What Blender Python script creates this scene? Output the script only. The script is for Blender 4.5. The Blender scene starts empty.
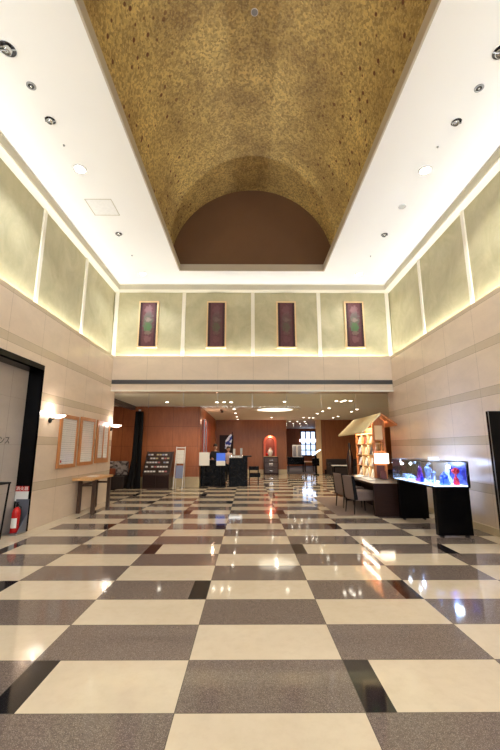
import bpy, bmesh, math, random
from mathutils import Vector, Matrix
random.seed(7)
FRONT_FILL = 8.0; COVE = .235; WASH = .4
PI = math.pi
C = bpy.context.scene.collection
scene = bpy.context.scene

# ------------------------------------------------------------------ nodes
class NT:
    """tiny helper that writes node maths"""
    def __init__(s, name):
        s.m = bpy.data.materials.new(name); s.m.use_nodes = True
        s.t = s.m.node_tree; s.t.nodes.clear()
        s.out = s.n('ShaderNodeOutputMaterial'); s.b = s.n('ShaderNodeBsdfPrincipled')
        s.l(s.b.outputs[0], s.out.inputs[0])
        s.tc = s.n('ShaderNodeTexCoord')
        s._sep = None
    def n(s, k, **kw):
        x = s.t.nodes.new(k)
        for a, b in kw.items(): setattr(x, a, b)
        return x
    def l(s, a, b): s.t.links.new(a, b)
    def val(s, x, sock):
        if isinstance(x, (int, float)): sock.default_value = x
        elif isinstance(x, tuple): sock.default_value = x if len(x) == 4 or sock.type == 'VECTOR' else (*x, 1)
        else: s.l(x, sock)
    def mt(s, op, a, b=0.0, c=None):
        x = s.n('ShaderNodeMath', operation=op); s.val(a, x.inputs[0]); s.val(b, x.inputs[1])
        if c is not None: s.val(c, x.inputs[2])
        return x.outputs[0]
    def obj(s): return s.tc.outputs['Object']
    def xyz(s):
        if not s._sep:
            s._sep = s.n('ShaderNodeSeparateXYZ'); s.l(s.obj(), s._sep.inputs[0])
        return s._sep.outputs
    def noise(s, scale, detail=3, rough=.5, vec=None, dist=0):
        x = s.n('ShaderNodeTexNoise'); x.inputs['Scale'].default_value = scale
        x.inputs['Detail'].default_value = detail; x.inputs['Roughness'].default_value = rough
        x.inputs['Distortion'].default_value = dist
        s.l(vec or s.obj(), x.inputs['Vector']); return x.outputs[0]
    def vor(s, scale, feature='F1', rnd=1.0, vec=None):
        x = s.n('ShaderNodeTexVoronoi', feature=feature); x.inputs['Scale'].default_value = scale
        x.inputs['Randomness'].default_value = rnd
        s.l(vec or s.obj(), x.inputs['Vector']); return x
    def mapr(s, v, a, b, c=0.0, d=1.0):
        x = s.n('ShaderNodeMapRange'); s.val(v, x.inputs[0])
        for i, q in enumerate((a, b, c, d)): x.inputs[i+1].default_value = q
        return x.outputs[0]
    def mix(s, f, a, b):
        x = s.n('ShaderNodeMix', data_type='RGBA'); s.val(f, x.inputs[0])
        s.val(a, x.inputs[6]); s.val(b, x.inputs[7]); return x.outputs[2]
    def scalev(s, v, vec=None):
        x = s.n('ShaderNodeMapping'); x.inputs['Scale'].default_value = v
        s.l(vec or s.obj(), x.inputs[0]); return x.outputs[0]
    def set(s, **k):
        names = dict(col='Base Color', rough='Roughness', metal='Metallic', spec='Specular IOR Level', coat='Coat Weight',
                     croughness='Coat Roughness', ecol='Emission Color', estr='Emission Strength', alpha='Alpha', trans='Transmission Weight', ior='IOR')
        for a, v in k.items(): s.val(v, s.b.inputs[names[a]])
        return s
    def bump(s, h, strength=.2, dist=.01):
        x = s.n('ShaderNodeBump'); x.inputs['Strength'].default_value = strength; x.inputs['Distance'].default_value = dist
        s.l(h, x.inputs['Height']); s.l(x.outputs[0], s.b.inputs['Normal'])

def srgb(r, g, b):
    f = lambda c: (c/255/12.92) if c/255 <= .04045 else ((c/255+.055)/1.055)**2.4
    return (f(r), f(g), f(b), 1)
def mulc(c, k): return (c[0]*k, c[1]*k, c[2]*k, 1)

def plain(name, col, rough=.5, metal=0, var=.12, scale=12, bump=0, **k):
    t = NT(name); c = srgb(*col)
    f = t.noise(scale, 4, .6)
    t.set(col=t.mix(f, mulc(c, 1-var), mulc(c, 1+var)), rough=rough, metal=metal, **k)
    if bump: t.bump(t.noise(scale*8, 3), bump, .004)
    return t.m
def emit(name, col, strength):
    t = NT(name); c = srgb(*col)
    t.set(col=c, rough=.4, ecol=c, estr=strength)
    return t.m
def wood(name, c1, c2, axis=2, rough=.35, scale=6, **k):
    t = NT(name); sc = [10, 10, 10]; sc[axis] = .8
    v = t.scalev(tuple(sc))
    f = t.noise(scale/3, 5, .65, v, 1.5)
    t.set(col=t.mix(t.mapr(f, .3, .7), srgb(*c1), srgb(*c2)), rough=rough, **k)
    return t.m
def glass(name, tint=(235, 240, 240), refl=.12, rough=.02):
    t = NT(name)
    tr = t.n('ShaderNodeBsdfTransparent'); tr.inputs[0].default_value = srgb(*tint)
    gl = t.n('ShaderNodeBsdfGlossy'); gl.inputs['Roughness'].default_value = rough
    fr = t.n('ShaderNodeFresnel'); fr.inputs[0].default_value = 1.45
    mx = t.n('ShaderNodeMixShader'); t.l(t.mapr(fr.outputs[0], 0, 1, refl*.25, .03 if refl < .1 else .55), mx.inputs[0])
    t.l(tr.outputs[0], mx.inputs[1]); t.l(gl.outputs[0], mx.inputs[2]); t.l(mx.outputs[0], t.out.inputs[0])
    return t.m

def floor_mat():
    t = NT('polished_checker_floor'); x, y, z = t.xyz()
    u = t.mt('DIVIDE', t.mt('ADD', x, .46), 1.2); v = t.mt('DIVIDE', t.mt('SUBTRACT', y, 2.71), .6)
    k = t.mt('FLOOR', u); r = t.mt('FLOOR', v)
    fu = t.mt('SUBTRACT', u, k); fv = t.mt('SUBTRACT', v, r)
    par = t.mt('FLOORED_MODULO', t.mt('ADD', k, r), 2.0)          # 1 = cream
    kodd = t.mt('FLOORED_MODULO', k, 2.0)
    r6 = t.mt('FLOORED_MODULO', r, 6.0)
    isA = t.mt('COMPARE', r6, 0.0, .1); isB = t.mt('COMPARE', r6, 3.0, .1)
    a = t.mt('MULTIPLY', isA, t.mt('LESS_THAN', fu, .1667)); b = t.mt('MULTIPLY', isB, t.mt('GREATER_THAN', fu, .8333))
    blk = t.mt('MULTIPLY', kodd, t.mt('MAXIMUM', a, b))
    # plain cream border along both stone walls (only in the tall hall)
    bl = t.mt('LESS_THAN', x, -4.06); bd = bl
    hall = t.mt('LESS_THAN', y, 12.0)
    bd = t.mt('MULTIPLY', bd, hall)
    cream = t.mix(t.noise(1.7, 6, .65), srgb(206, 189, 162), srgb(226, 211, 186))
    cream = t.mix(t.mapr(t.noise(9, 5, .7), .45, .75, 0, .35), cream, srgb(196, 176, 146))
    sp = t.vor(150).outputs['Distance']
    spk = t.mapr(sp, .14, .34, .8, 0)
    big = t.mapr(t.vor(80).outputs['Distance'], .14, .26, .55, 0)
    grey = t.mix(t.noise(40, 4, .7), srgb(72, 62, 58), srgb(138, 122, 112))
    grey = t.mix(t.mt('MAXIMUM', spk, big), grey, srgb(192, 176, 162))
    black = t.mix(spk, srgb(30, 28, 30), srgb(62, 58, 60))
    c = t.mix(par, grey, cream); c = t.mix(blk, c, black); c = t.mix(bd, c, cream)
    gu = t.mt('MINIMUM', fu, t.mt('SUBTRACT', 1.0, fu)); gv = t.mt('MINIMUM', fv, t.mt('SUBTRACT', 1.0, fv))
    g = t.mt('MAXIMUM', t.mt('LESS_THAN', gu, .0022), t.mt('LESS_THAN', gv, .0044))
    c = t.mix(g, c, srgb(92, 82, 72))
    t.set(col=c, rough=t.mapr(t.noise(3, 4), .3, .7, .045, .085), spec=.38)
    return t.m

def stone_mat(name, axis, tint=(232, 213, 190), joint=1.155, off=0.0, bands=True):
    t = NT(name); o = t.xyz(); h = o[axis]; z = o[2]
    c1 = srgb(*tint); c2 = mulc(c1, .88)
    sv = t.scalev((1, 1, 2.2))
    c = t.mix(t.mapr(t.noise(1.1, 7, .62, sv, .6), .3, .7), c2, c1)
    c = t.mix(t.mapr(t.noise(14, 5, .7), .5, .8, 0, .25), c, mulc(c1, .78))
    # courses repeat every .94 m: a darker band .17 m high closes each
    v = t.mt('DIVIDE', t.mt('SUBTRACT', z, .76), .935)
    fz = t.mt('FRACT', v)
    inb = t.mt('LESS_THAN', fz, .185)
    if bands:
        bc = t.mix(t.noise(5, 6, .7), srgb(200, 182, 156), srgb(214, 196, 170))
        c = t.mix(inb, c, bc)
        e = t.mt('MAXIMUM', t.mt('LESS_THAN', fz, .008), t.mt('COMPARE', fz, .185, .004))
    else:
        e = t.mt('LESS_THAN', fz, .004)
    u = t.mt('FRACT', t.mt('DIVIDE', t.mt('ADD', h, off), joint))
    e = t.mt('MAXIMUM', e, t.mt('LESS_THAN', u, .006))
    c = t.mix(t.mt('MULTIPLY', e, .55), c, srgb(120, 104, 86))
    t.set(col=c, rough=t.mapr(t.noise(4, 3), .3, .7, .16, .26), spec=.35)
    return t.m

def panel_mat(name, axis, c1, c2, step=1.15, zs=.75, off=0.0):
    """veneered wall panels with thin shadow joints"""
    t = NT(name); o = t.xyz(); sc = [3, 3, 3]; sc[2] = .5
    f = t.noise(3, 6, .65, t.scalev(tuple(sc)), 1.0)
    c = t.mix(t.mapr(f, .3, .7), srgb(*c1), srgb(*c2))
    u = t.mt('FRACT', t.mt('DIVIDE', t.mt('ADD', o[axis], off), step)); v = t.mt('FRACT', t.mt('DIVIDE', o[2], zs))
    e = t.mt('MAXIMUM', t.mt('LESS_THAN', u, .012), t.mt('LESS_THAN', v, .015))
    c = t.mix(t.mt('MULTIPLY', e, .6), c, srgb(60, 34, 20))
    t.set(col=c, rough=.38); return t.m

def gold_mat():
    t = NT('gold_leaf_vault'); x, y, z = t.xyz()
    c = t.mix(t.mapr(t.noise(.8, 4, .6), .32, .68), srgb(160, 130, 76), srgb(232, 202, 124))
    v1 = t.vor(24).outputs['Color']; bw = t.n('ShaderNodeRGBToBW'); t.l(v1, bw.inputs[0])
    c = t.mix(t.mapr(bw.outputs[0], .25, .75, 0, .68), c, srgb(118, 92, 54))
    c = t.mix(t.mapr(t.noise(26, 4, .75), .5, .72, 0, .7), c, srgb(222, 200, 138))
    c = t.mix(t.mapr(t.noise(40, 3, .7), .58, .75, 0, .45), c, srgb(104, 74, 42))
    d = t.vor(4.6).outputs['Distance']
    ax = t.mapr(t.mt('ABSOLUTE', t.mt('SUBTRACT', x, .12)), 1.2, 2.0, 0, 1)
    dots = t.mt('MULTIPLY', t.mapr(d, .15, .2, 1, 0), t.mapr(ax, 0, 1, .25, .9))
    c = t.mix(dots, c, srgb(96, 44, 26))
    t.set(col=c, rough=.55, metal=.1)
    t.bump(t.noise(30, 4), .15, .01)
    return t.m

def plaster_mat():
    t = NT('mottled_gold_green_plaster')
    f = t.noise(1.6, 7, .65, t.scalev((1, 1, .8)), .8)
    c = t.mix(t.mapr(f, .3, .7), srgb(168, 162, 128), srgb(196, 188, 154))
    c = t.mix(t.mapr(t.noise(18, 5, .7), .5, .8, 0, .3), c, srgb(170, 158, 116))
    t.set(col=c, rough=.55); return t.m

M = dict(
    floor=floor_mat(), stoneL=stone_mat('beige_marble_left', 1, off=.27), stoneR=stone_mat('beige_marble_right', 1, off=.6),
    stoneB=stone_mat('beige_marble_header', 0, off=.99, bands=False), stoneA=stone_mat('grey_marble_alcove', 1, (196, 186, 178), 1.3, .4, bands=False),
    gold=gold_mat(), plaster=plaster_mat(),
    lunette=plain('brown_lunette', (110, 78, 52), .55, 0, .1, 1.5),
    white=plain('white_ceiling_paint', (240, 238, 234), .7, 0, .01, 2), cream=plain('cream_trim_paint', (236, 230, 214), .55, 0, .02, 3),
    lip=plain('taupe_coffer_frame', (188, 176, 156), .45, 0, .05, 3), cbeige=plain('beige_cornice_face', (190, 182, 160), .6, 0, .03, 3),
    lceil=plain('lounge_ceiling_paint', (228, 224, 208), .7, 0, .03, 2),
    strip=plain('dark_grey_strip', (74, 72, 72), .4, .3), blk=plain('black_lacquer', (11, 10, 11), .25, 0, spec=.12), blkm=plain('matt_black', (16, 15, 16), .6, spec=.2),
    blkw=wood('black_stained_wood', (20, 15, 14), (34, 26, 23), 2, .4, spec=.2), dbrown=wood('dark_brown_wood', (58, 40, 31), (84, 60, 46), 2, .35),
    espresso=wood('espresso_wood', (38, 23, 20), (54, 33, 27), 0, .4, spec=.2),
    oak=wood('light_oak', (196, 146, 92), (222, 176, 120), 1, .35), framew=wood('cherry_frame', (176, 112, 62), (204, 142, 86), 2, .4),
    cedar=wood('cedar_post', (168, 98, 54), (196, 124, 72), 2, .5), thatch=plain('pale_thatch', (246, 226, 176), .8, 0, .25, 30, .5),
    pale=plain('pale_wood_panel', (226, 194, 148), .5, 0, .08, 6),
    orange=panel_mat('orange_veneer_x', 0, (160, 92, 52), (182, 108, 64), 1.1, .85), orangeY=panel_mat('orange_veneer_y', 1, (158, 90, 52), (178, 106, 64), 1.1, .85),
    tan=panel_mat('brown_veneer_x', 0, (142, 86, 46), (164, 102, 58), 1.25, 4.2), red=plain('red_light_paint', (186, 84, 56), .3),
    base=plain('cream_skirting', (206, 188, 150), .4), chrome=plain('chrome', (205, 205, 205), .15, 1, .03), steel=plain('dull_metal', (150, 150, 150), .35, 1, .05),
    ringw=plain('fixture_white', (232, 230, 226), .4), smoke=plain('smoked_reflector', (70, 68, 74), .12, 1),
    paper=plain('white_paper', (236, 234, 228), .6, 0, .02, 5), lamp=emit('lamp_face', (255, 246, 232), 26), lampw=emit('warm_lamp_face', (255, 232, 196), 26),
    lampd=emit('lounge_lamp_face', (255, 244, 224), 14), shell=None, fabric=plain('taupe_fabric', (124, 106, 98), .85, 0, .12, 60, .3),
    fabd=plain('charcoal_fabric', (52, 42, 40), .85, 0, .15, 60, .3), redp=plain('extinguisher_red', (196, 30, 30), .25), rub=plain('black_rubber', (24, 24, 24), .6),
    rug=plain('taupe_carpet', (124, 104, 92), .9, 0, .12, 50, .4), skin=plain('skin', (205, 160, 132), .5), hair=plain('black_hair', (22, 18, 17), .45),
    suit=plain('black_suit', (24, 24, 30), .7), blouse=plain('pink_grey_blouse', (196, 166, 160), .7), glass=glass('clear_glass'), grglass=glass('smoke_screen_glass', (253, 255, 253), .05),
)
M['shell'] = emit('lit_frosted_glass', (255, 240, 224), 5)

# ------------------------------------------------------------------ meshes
class MB:
    def __init__(s): s.bm = bmesh.new()
    def face(s, pts):
        vs = [s.bm.verts.new(p) for p in pts]; return s.bm.faces.new(vs)
    def box(s, x0, x1, y0, y1, z0, z1):
        v = [s.bm.verts.new(p) for p in ((x0, y0, z0), (x1, y0, z0), (x1, y1, z0), (x0, y1, z0), (x0, y0, z1), (x1, y0, z1), (x1, y1, z1), (x0, y1, z1))]
        for f in ((0, 3, 2, 1), (4, 5, 6, 7), (0, 1, 5, 4), (1, 2, 6, 5), (2, 3, 7, 6), (3, 0, 4, 7)): s.bm.faces.new([v[i] for i in f])
        return s
    def loft(s, rings, cap=True, closed=True):
        R = [[s.bm.verts.new(p) for p in r] for r in rings]; n = len(R[0])
        for a, b in zip(R, R[1:]):
            for i in range(n if closed else n-1): s.bm.faces.new((a[i], a[(i+1) % n], b[(i+1) % n], b[i]))
        if cap: s.bm.faces.new(R[0][::-1]); s.bm.faces.new(R[-1])
        return s
    def prism(s, poly, axis, a, b):
        def p(q, t):
            l = list(q); l.insert(axis, t); return l
        return s.loft([[p(q, a) for q in poly], [p(q, b) for q in poly]])
    def tube(s, pts, r, n=10):
        pts = [Vector(p) for p in pts]; rs = r if isinstance(r, (list, tuple)) else [r]*len(pts); rings = []
        for i, p in enumerate(pts):
            d = (pts[min(i+1, len(pts)-1)]-pts[max(i-1, 0)]).normalized()
            a = d.cross(Vector((0, 0, 1)));
            if a.length < .05: a = d.cross(Vector((0, 1, 0)))
            a.normalize(); b = d.cross(a)
            rings.append([p+(a*math.cos(2*PI*k/n)+b*math.sin(2*PI*k/n))*rs[i] for k in range(n)])
        return s.loft(rings)
    def lathe(s, prof, c=(0, 0, 0), n=24, cap=True):
        return s.loft([[(c[0]+r*math.cos(2*PI*k/n), c[1]+r*math.sin(2*PI*k/n), c[2]+z) for k in range(n)] for r, z in prof], cap)
    def ball(s, c, r, n=16, sc=(1, 1, 1)):
        m = n//2
        return s.loft([[(c[0]+sc[0]*r*math.sin(PI*j/m)*math.cos(2*PI*k/n), c[1]+sc[1]*r*math.sin(PI*j/m)*math.sin(2*PI*k/n), c[2]-sc[2]*r*math.cos(PI*j/m)) for k in range(n)] for j in [.05]+list(range(1, m))+[m-.05]])
    def xf(s, mat): bmesh.ops.transform(s.bm, matrix=mat, verts=s.bm.verts); return s
    def build(s, name, mat, parent=None, bevel=0, smooth=False):
        bmesh.ops.recalc_face_normals(s.bm, faces=s.bm.faces)
        me = bpy.data.meshes.new(name); s.bm.to_mesh(me); s.bm.free()
        me.materials.append(mat)
        if smooth:
            for p in me.polygons: p.use_smooth = True
            try: me.set_sharp_from_angle(angle=math.radians(40))
            except Exception: pass
        o = bpy.data.objects.new(name, me); C.objects.link(o)
        if parent:
            o.parent = parent
            w = parent; off = Vector((0, 0, 0))
            while w: off += w.location; w = w.parent
            if '_local' not in ROOTLOCAL.get(parent.name, ''):
                me.transform(Matrix.Translation(-off))
            else: ROOTLOCAL[o.name] = '_local'
        if bevel:
            b = o.modifiers.new('bevel', 'BEVEL'); b.width = bevel; b.segments = 2; b.limit_method = 'ANGLE'
        return o
ROOTLOCAL = {}
def B(*a): return MB().box(*a)

def tag(o, label, cat, group=None):
    o['label'] = label; o['category'] = cat
    if group: o['group'] = group
    return o
def thing(name, label, cat, loc=(0, 0, 0), rz=0, group=None, local=False):
    o = bpy.data.objects.new(name, None); C.objects.link(o); o.location = loc; o.rotation_euler = (0, 0, rz)
    o.empty_display_size = .1
    if local: ROOTLOCAL[o.name] = '_local'
    return tag(o, label, cat, group)
def struct(name, mb, mat, **k):
    o = mb.build(name, mat, **k); o['kind'] = 'structure'; return o
def dup(root, loc, label=None, rz=None, group=None):
    r = root.copy(); C.objects.link(r); r.location = loc
    if rz is not None: r.rotation_euler = (0, 0, rz)
    if label: r['label'] = label
    if group: r['group'] = group
    def rec(a, b):
        for ch in list(a.children):
            if ch == b: continue
            c = ch.copy(); C.objects.link(c); c.parent = b; rec(ch, c)
    rec(root, r)
    return r
def text_mesh(body, size, name, mat, matrix, parent=None, extrude=.002):
    cu = bpy.data.curves.new(name, 'FONT'); cu.body = body; cu.size = size; cu.extrude = extrude; cu.align_x = 'CENTER'; cu.align_y = 'CENTER'
    o = bpy.data.objects.new(name, cu); C.objects.link(o)
    dg = bpy.context.evaluated_depsgraph_get(); dg.update()
    me = bpy.data.meshes.new_from_object(o.evaluated_get(dg)); bpy.data.objects.remove(o)
    me.transform(matrix); me.materials.clear(); me.materials.append(mat)
    q = bpy.data.objects.new(name, me); C.objects.link(q)
    if parent:
        q.parent = parent; off = Vector((0, 0, 0)); w = parent
        while w: off += w.location; w = w.parent
        me.transform(Matrix.Translation(-off))
    return q
def area(name, loc, rot, sx, sy, power, col=(1, .9, .75), spread=PI):
    l = bpy.data.lights.new(name, 'AREA'); l.shape = 'RECTANGLE'; l.size = sx; l.size_y = sy; l.energy = power; l.color = col; l.spread = spread
    o = bpy.data.objects.new(name, l); C.objects.link(o); o.location = loc; o.rotation_euler = rot; return o
def spot(name, loc, power, col=(1, .92, .8), angle=110, size=.06, blend=.6, rot=(0, 0, 0)):
    l = bpy.data.lights.new(name, 'SPOT'); l.energy = power; l.color = col; l.spot_size = math.radians(angle); l.spot_blend = blend; l.shadow_soft_size = size
    o = bpy.data.objects.new(name, l); C.objects.link(o); o.location = loc; o.rotation_euler = rot; return o
def point(name, loc, power, col=(1, .9, .75), size=.05):
    l = bpy.data.lights.new(name, 'POINT'); l.energy = power; l.color = col; l.shadow_soft_size = size
    o = bpy.data.objects.new(name, l); C.objects.link(o); o.location = loc; return o

# ------------------------------------------------------------------ setting
XL, XR, YB, YF = -4.42, 4.70, 12.0, -6.0
ZP, ZT, ZC, ZL = 4.60, 6.88, 7.10, 3.44       # parapet, wall top, tall ceiling, lounge ceiling
UL, UR, UB = XL-.15, XR+.15, YB+.15
struct('floor', B(-12, 14, YF-.3, 40, -.2, 0), M['floor'])
# lower stone walls with a parapet that hides the cove lamps
AY0, AY1, AZ, AX = 4.2, 7.93, 3.24, -4.71     # alcove in the left wall
w = MB()
w.box(-5.3, XL-.05, YF, AY0, 0, 4.42).box(XL-.05, XL, YF, AY0, 0, ZP)
w.box(-5.3, XL-.05, AY1+.03, 12.35, 0, 4.42).box(XL-.05, XL, AY1+.03, 12.0, 0, ZP).box(XL-.05, XL, 12.0, 12.35, 0, 3.44)
w.box(-5.3, XL-.05, AY0, AY1+.03, AZ+.03, 4.42).box(XL-.05, XL, AY0, AY1+.03, AZ+.03, ZP)
struct('wall_left', w, M['stoneL'])
struct('wall_left_alcove', B(-5.3, AX, AY0, AY1, 0, AZ), M['stoneA'])
struct('door_1', MB().box(AX, XL+.012, AY1, AY1+.03, 0, AZ+.03).box(AX, XL+.012, AY0, AY1, AZ, AZ+.03).box(XL, XL+.012, AY1-.0, AY1+.05, 0, AZ+.14).box(XL, XL+.012, AY0, AY1, AZ, AZ+.14).box(AX, XL+.012, AY0-.03, AY0, 0, AZ+.03), M['blk'])
w = MB(); w.box(XR+.05, 5.5, YF, 12.5, 0, 4.42).box(XR, XR+.05, YF, 12.5, 0, 3.44).box(XR, XR+.05, YF, 12.0, 3.44, ZP)
struct('wall_right', w, M['stoneR'])
struct('baseboard_right', B(XR-.03, XR, YF, 9.0, 0, .14).box(XR-.03, XR, 9.0, 12.5, 0, .14), M['base'])
w = MB(); w.box(-5.3, 5.5, YB+.05, 12.6, ZL, 4.42).box(XL, XR, YB, YB+.05, ZL, ZP)
struct('wall_back', w, M['stoneB'])
struct('trim_1', B(XL, XR, YB-.012, YB, 3.665, 3.80), M['strip'])
struct('trim_2', B(XL, XR, YB-.03, YB, ZL-.02, ZL+.03), M['cream'])
struct('wall_front', B(-5.3, 5.5, YF-.3, YF, 5.0, 7.3).box(-5.3, -4, YF-.3, YF, 0, 5.0).box(4.3, 5.5, YF-.3, YF, 0, 5.0).box(-4, 4.3, YF-.3, YF, 0, 2.9), M['stoneB'])
wn = B(-4, 4.3, YF-.2, YF-.15, 2.9, 5.0).build('fill_window', emit('fill_glow', (228, 240, 255), FRONT_FILL)); wn['kind'] = 'structure'  # unseen glowing window, added behind the camera as frontal fill light
fr = MB()
for i in range(7): fr.box(-4+i*1.37, -3.93+i*1.37, YF-.14, YF-.06, 2.9, 5.0)
fr.box(-4, 4.3, YF-.14, YF-.06, 3.9, 3.98).box(-4, 4.3, YF-.14, YF-.06, 2.9, 3.0); fr.build('window_frame', M['steel'], wn)
# upper plaster walls
struct('wall_left_upper', B(-5.3, UL, YF, 12.6, 4.42, ZC), M['plaster'])
struct('wall_right_upper', B(UR, 5.5, YF, 12.6, 4.42, ZC), M['plaster'])
struct('wall_back_upper', B(UL, UR, UB, 12.6, 4.42, ZC), M['plaster'])
n = 3
for side, x0, x1 in (('l', UL, UL+.04), ('r', UR-.04, UR)):
    for y in (-3.42, -1.24, .94, 3.12, 5.36, 7.6, 9.82):
        struct('trim_%d' % n, B(x0, x1, y-.055, y+.055, 4.42, ZT), M['cream'], bevel=.006); n += 1
for x in (UL+.09, -2.19, .16, 2.41, UR-.09):
    struct('trim_%d' % n, B(x-.06, x+.06, UB-.04, UB, 4.42, ZT), M['cream'], bevel=.006); n += 1
# cornice ring
c = MB(); cw = .2
c.box(UL, UL+cw, YF, UB, ZT, ZC).box(UR-cw, UR, YF, UB, ZT, ZC).box(UL+cw, UR-cw, UB-cw, UB, ZT, ZC)
struct('trim_%d' % n, c, M['cream']); n += 1
c = MB(); e = cw+.012
c.box(UL+cw, UL+e, YF, UB-e, ZT+.03, ZC-.03).box(UR-e, UR-cw, YF, UB-e, ZT+.03, ZC-.03).box(UL+cw, UR-cw, UB-e, UB-cw, ZT+.03, ZC-.03)
struct('trim_%d' % n, c, M['cbeige']); n += 1
# ceiling with the vault opening
OX0, OX1, OY0, OY1 = -2.17, 2.40, -4.0, 10.96
c = MB(); c.box(-5.3, OX0, YF, 12.6, ZC, ZC+.2).box(OX1, 5.5, YF, 12.6, ZC, ZC+.2).box(OX0, OX1, OY1, 12.6, ZC, ZC+.2).box(OX0, OX1, YF, OY0, ZC, ZC+.2)
struct('ceiling', c, M['white'])
c = MB(); q = .035
c.box(OX0, OX0+q, OY0, OY1, ZC-.012, ZC+.21).box(OX1-q, OX1, OY0, OY1, ZC-.012, ZC+.21).box(OX0+q, OX1-q, OY1-q, OY1, ZC-.012, ZC+.21)
struct('trim_%d' % n, c, M['lip'], bevel=.005); n += 1
# barrel vault
VC, VH, VR, VZ = .12, 2.62, 2.72, ZC+.21
m = MB(); prof = []
for i in range(49):
    a = PI*i/48; prof.append((VC-VH*math.cos(a), VZ+VR*math.sin(a)))
inner = [[(x, OY0-.1, z) for x, z in prof], [(x, OY1+.1, z) for x, z in prof]]
outer = [[(VC+(x-VC)*1.04, y, VZ+(z-VZ)*1.04) for x, _, z in inner[0]] for y in (OY0-.1, OY1+.1)]
m.loft([inner[0], inner[1], outer[1], outer[0], inner[0]], cap=False, closed=False)
struct('ceiling_vault', m, M['gold'], smooth=True)
for nm, y in (('wall_lunette', OY1+.1), ('wall_lunette_near', OY0-.2)):
    m = MB(); m.prism([(VC+(x-VC)*1.04, VZ+(z-VZ)*1.04) for x, z in prof], 1, y, y+.1)
    struct(nm, m, M['lunette'])

# ------------------------------------------------------------------ lounge behind the header
LX0, LX1, LYE = -8.5, 11.0, 24.7
struct('ceiling_lounge', B(LX0, LX1, 12.6, 38, ZL, ZL+.15).box(LX0, -5.3, 11.6, 12.6, ZL, ZL+.15).box(5.5, LX1, 11.6, 12.6, ZL, ZL+.15), M['lceil'])
struct('wall_lounge_front', B(LX0, -5.3, 11.5, 11.6, 0, ZL).box(5.5, LX1, 11.5, 11.6, 0, ZL), M['orange'])
struct('wall_lounge_left', B(LX0-.2, LX0, 11.5, 16.6, 0, ZL), M['orangeY'])
struct('wall_lounge_right', B(LX1, LX1+.2, 11.5, 38, 0, ZL), M['orangeY'])
struct('wall_lounge_block', B(LX0, -2.1, 16.6, 16.8, 0, ZL), M['orange'])
struct('wall_lounge_side', B(-2.25, -2.1, 16.8, LYE+.2, 0, ZL), M['orangeY'])
struct('baseboard_lounge', B(LX0, -2.08, 16.57, 16.6, 0, .42).box(-2.1, -2.08, 16.6, LYE, 0, .3), M['base'])
struct('wall_lounge_end', B(-2.1, 2.5, LYE, LYE+.25, 0, ZL), M['tan'])
struct('baseboard_end', B(-2.08, 2.5, LYE-.03, LYE, 0, .28), M['base'])
struct('wall_lounge_end_right', B(4.75, LX1, LYE, LYE+.25, 0, ZL), M['tan'])
struct('baseboard_end_right', B(4.9, LX1, LYE-.03, LYE, 0, .28), M['espresso'])
struct('wall_corridor', B(-2, 4.95, 36, 36.2, 0, ZL).box(6.4, 12, 36, 36.2, 0, ZL).box(4.95, 6.4, 36, 36.2, 3.2, ZL).box(4.95, 6.4, 36, 36.2, 0, .9), M['orange'])
struct('wall_corridor_left', B(-2.0, 2.4, LYE+.25, LYE+.4, 0, ZL).box(2.3, 2.42, LYE+.4, 36, 0, ZL), M['orangeY'])
struct('trim_%d' % n, B(4.45, 4.75, LYE-.08, LYE+.25, 0, ZL), M['pale']); n += 1
struct('trim_%d' % n, B(-5.15, -4.95, 12.7, 16.5, ZL-.17, ZL), M['dbrown']); n += 1
struct('floor_corridor', B(2.5, 11, 24.75, 36, 0, .006), plain('dark_plum_carpet', (70, 58, 62), .8)).name
# dark doorway in the end wall and its frame
struct('door_2', B(-1.85, -.95, LYE-.03, LYE, 0, 2.45), M['espresso'])
# corridor window with daylight
wn = B(4.95, 6.4, 36.05, 36.1, .9, 3.2).build('window_1', emit('dusk_sky_glass', (190, 208, 240), 1.6)); wn['kind'] = 'structure'
fr = MB()
for x in (4.95, 5.4, 5.87, 6.34): fr.box(x, x+.1, 35.98, 36.04, .9, 3.2)
for z in (.9, 1.4, 1.95, 3.14): fr.box(4.95, 6.4, 35.98, 36.04, z, z+.08)
fr.build('window_frame', M['blkm'], wn)
bl = B(4.9, 6.45, 35.9, 35.97, 2.2, 2.45).build('window_blind', emit('backlit_blind', (235, 240, 255), 3), wn)

# glass smoke curtain under the header
g = thing('smoke_curtain', 'clear glass smoke curtain hanging from the header above the lounge opening', 'glass screen', (0, 12.3, ZL))
for i in range(8):
    x = XL+.02+i*(XR-XL-.04)/8
    B(x, x+(XR-XL-.04)/8-.008, 12.297, 12.303, ZL-.5, ZL-.01).build('glass_pane', M['grglass'], g)
    if i: B(x-.008, x, 12.29, 12.31, ZL-.51, ZL-.01).build('joint_strip', M['steel'], g)

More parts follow.
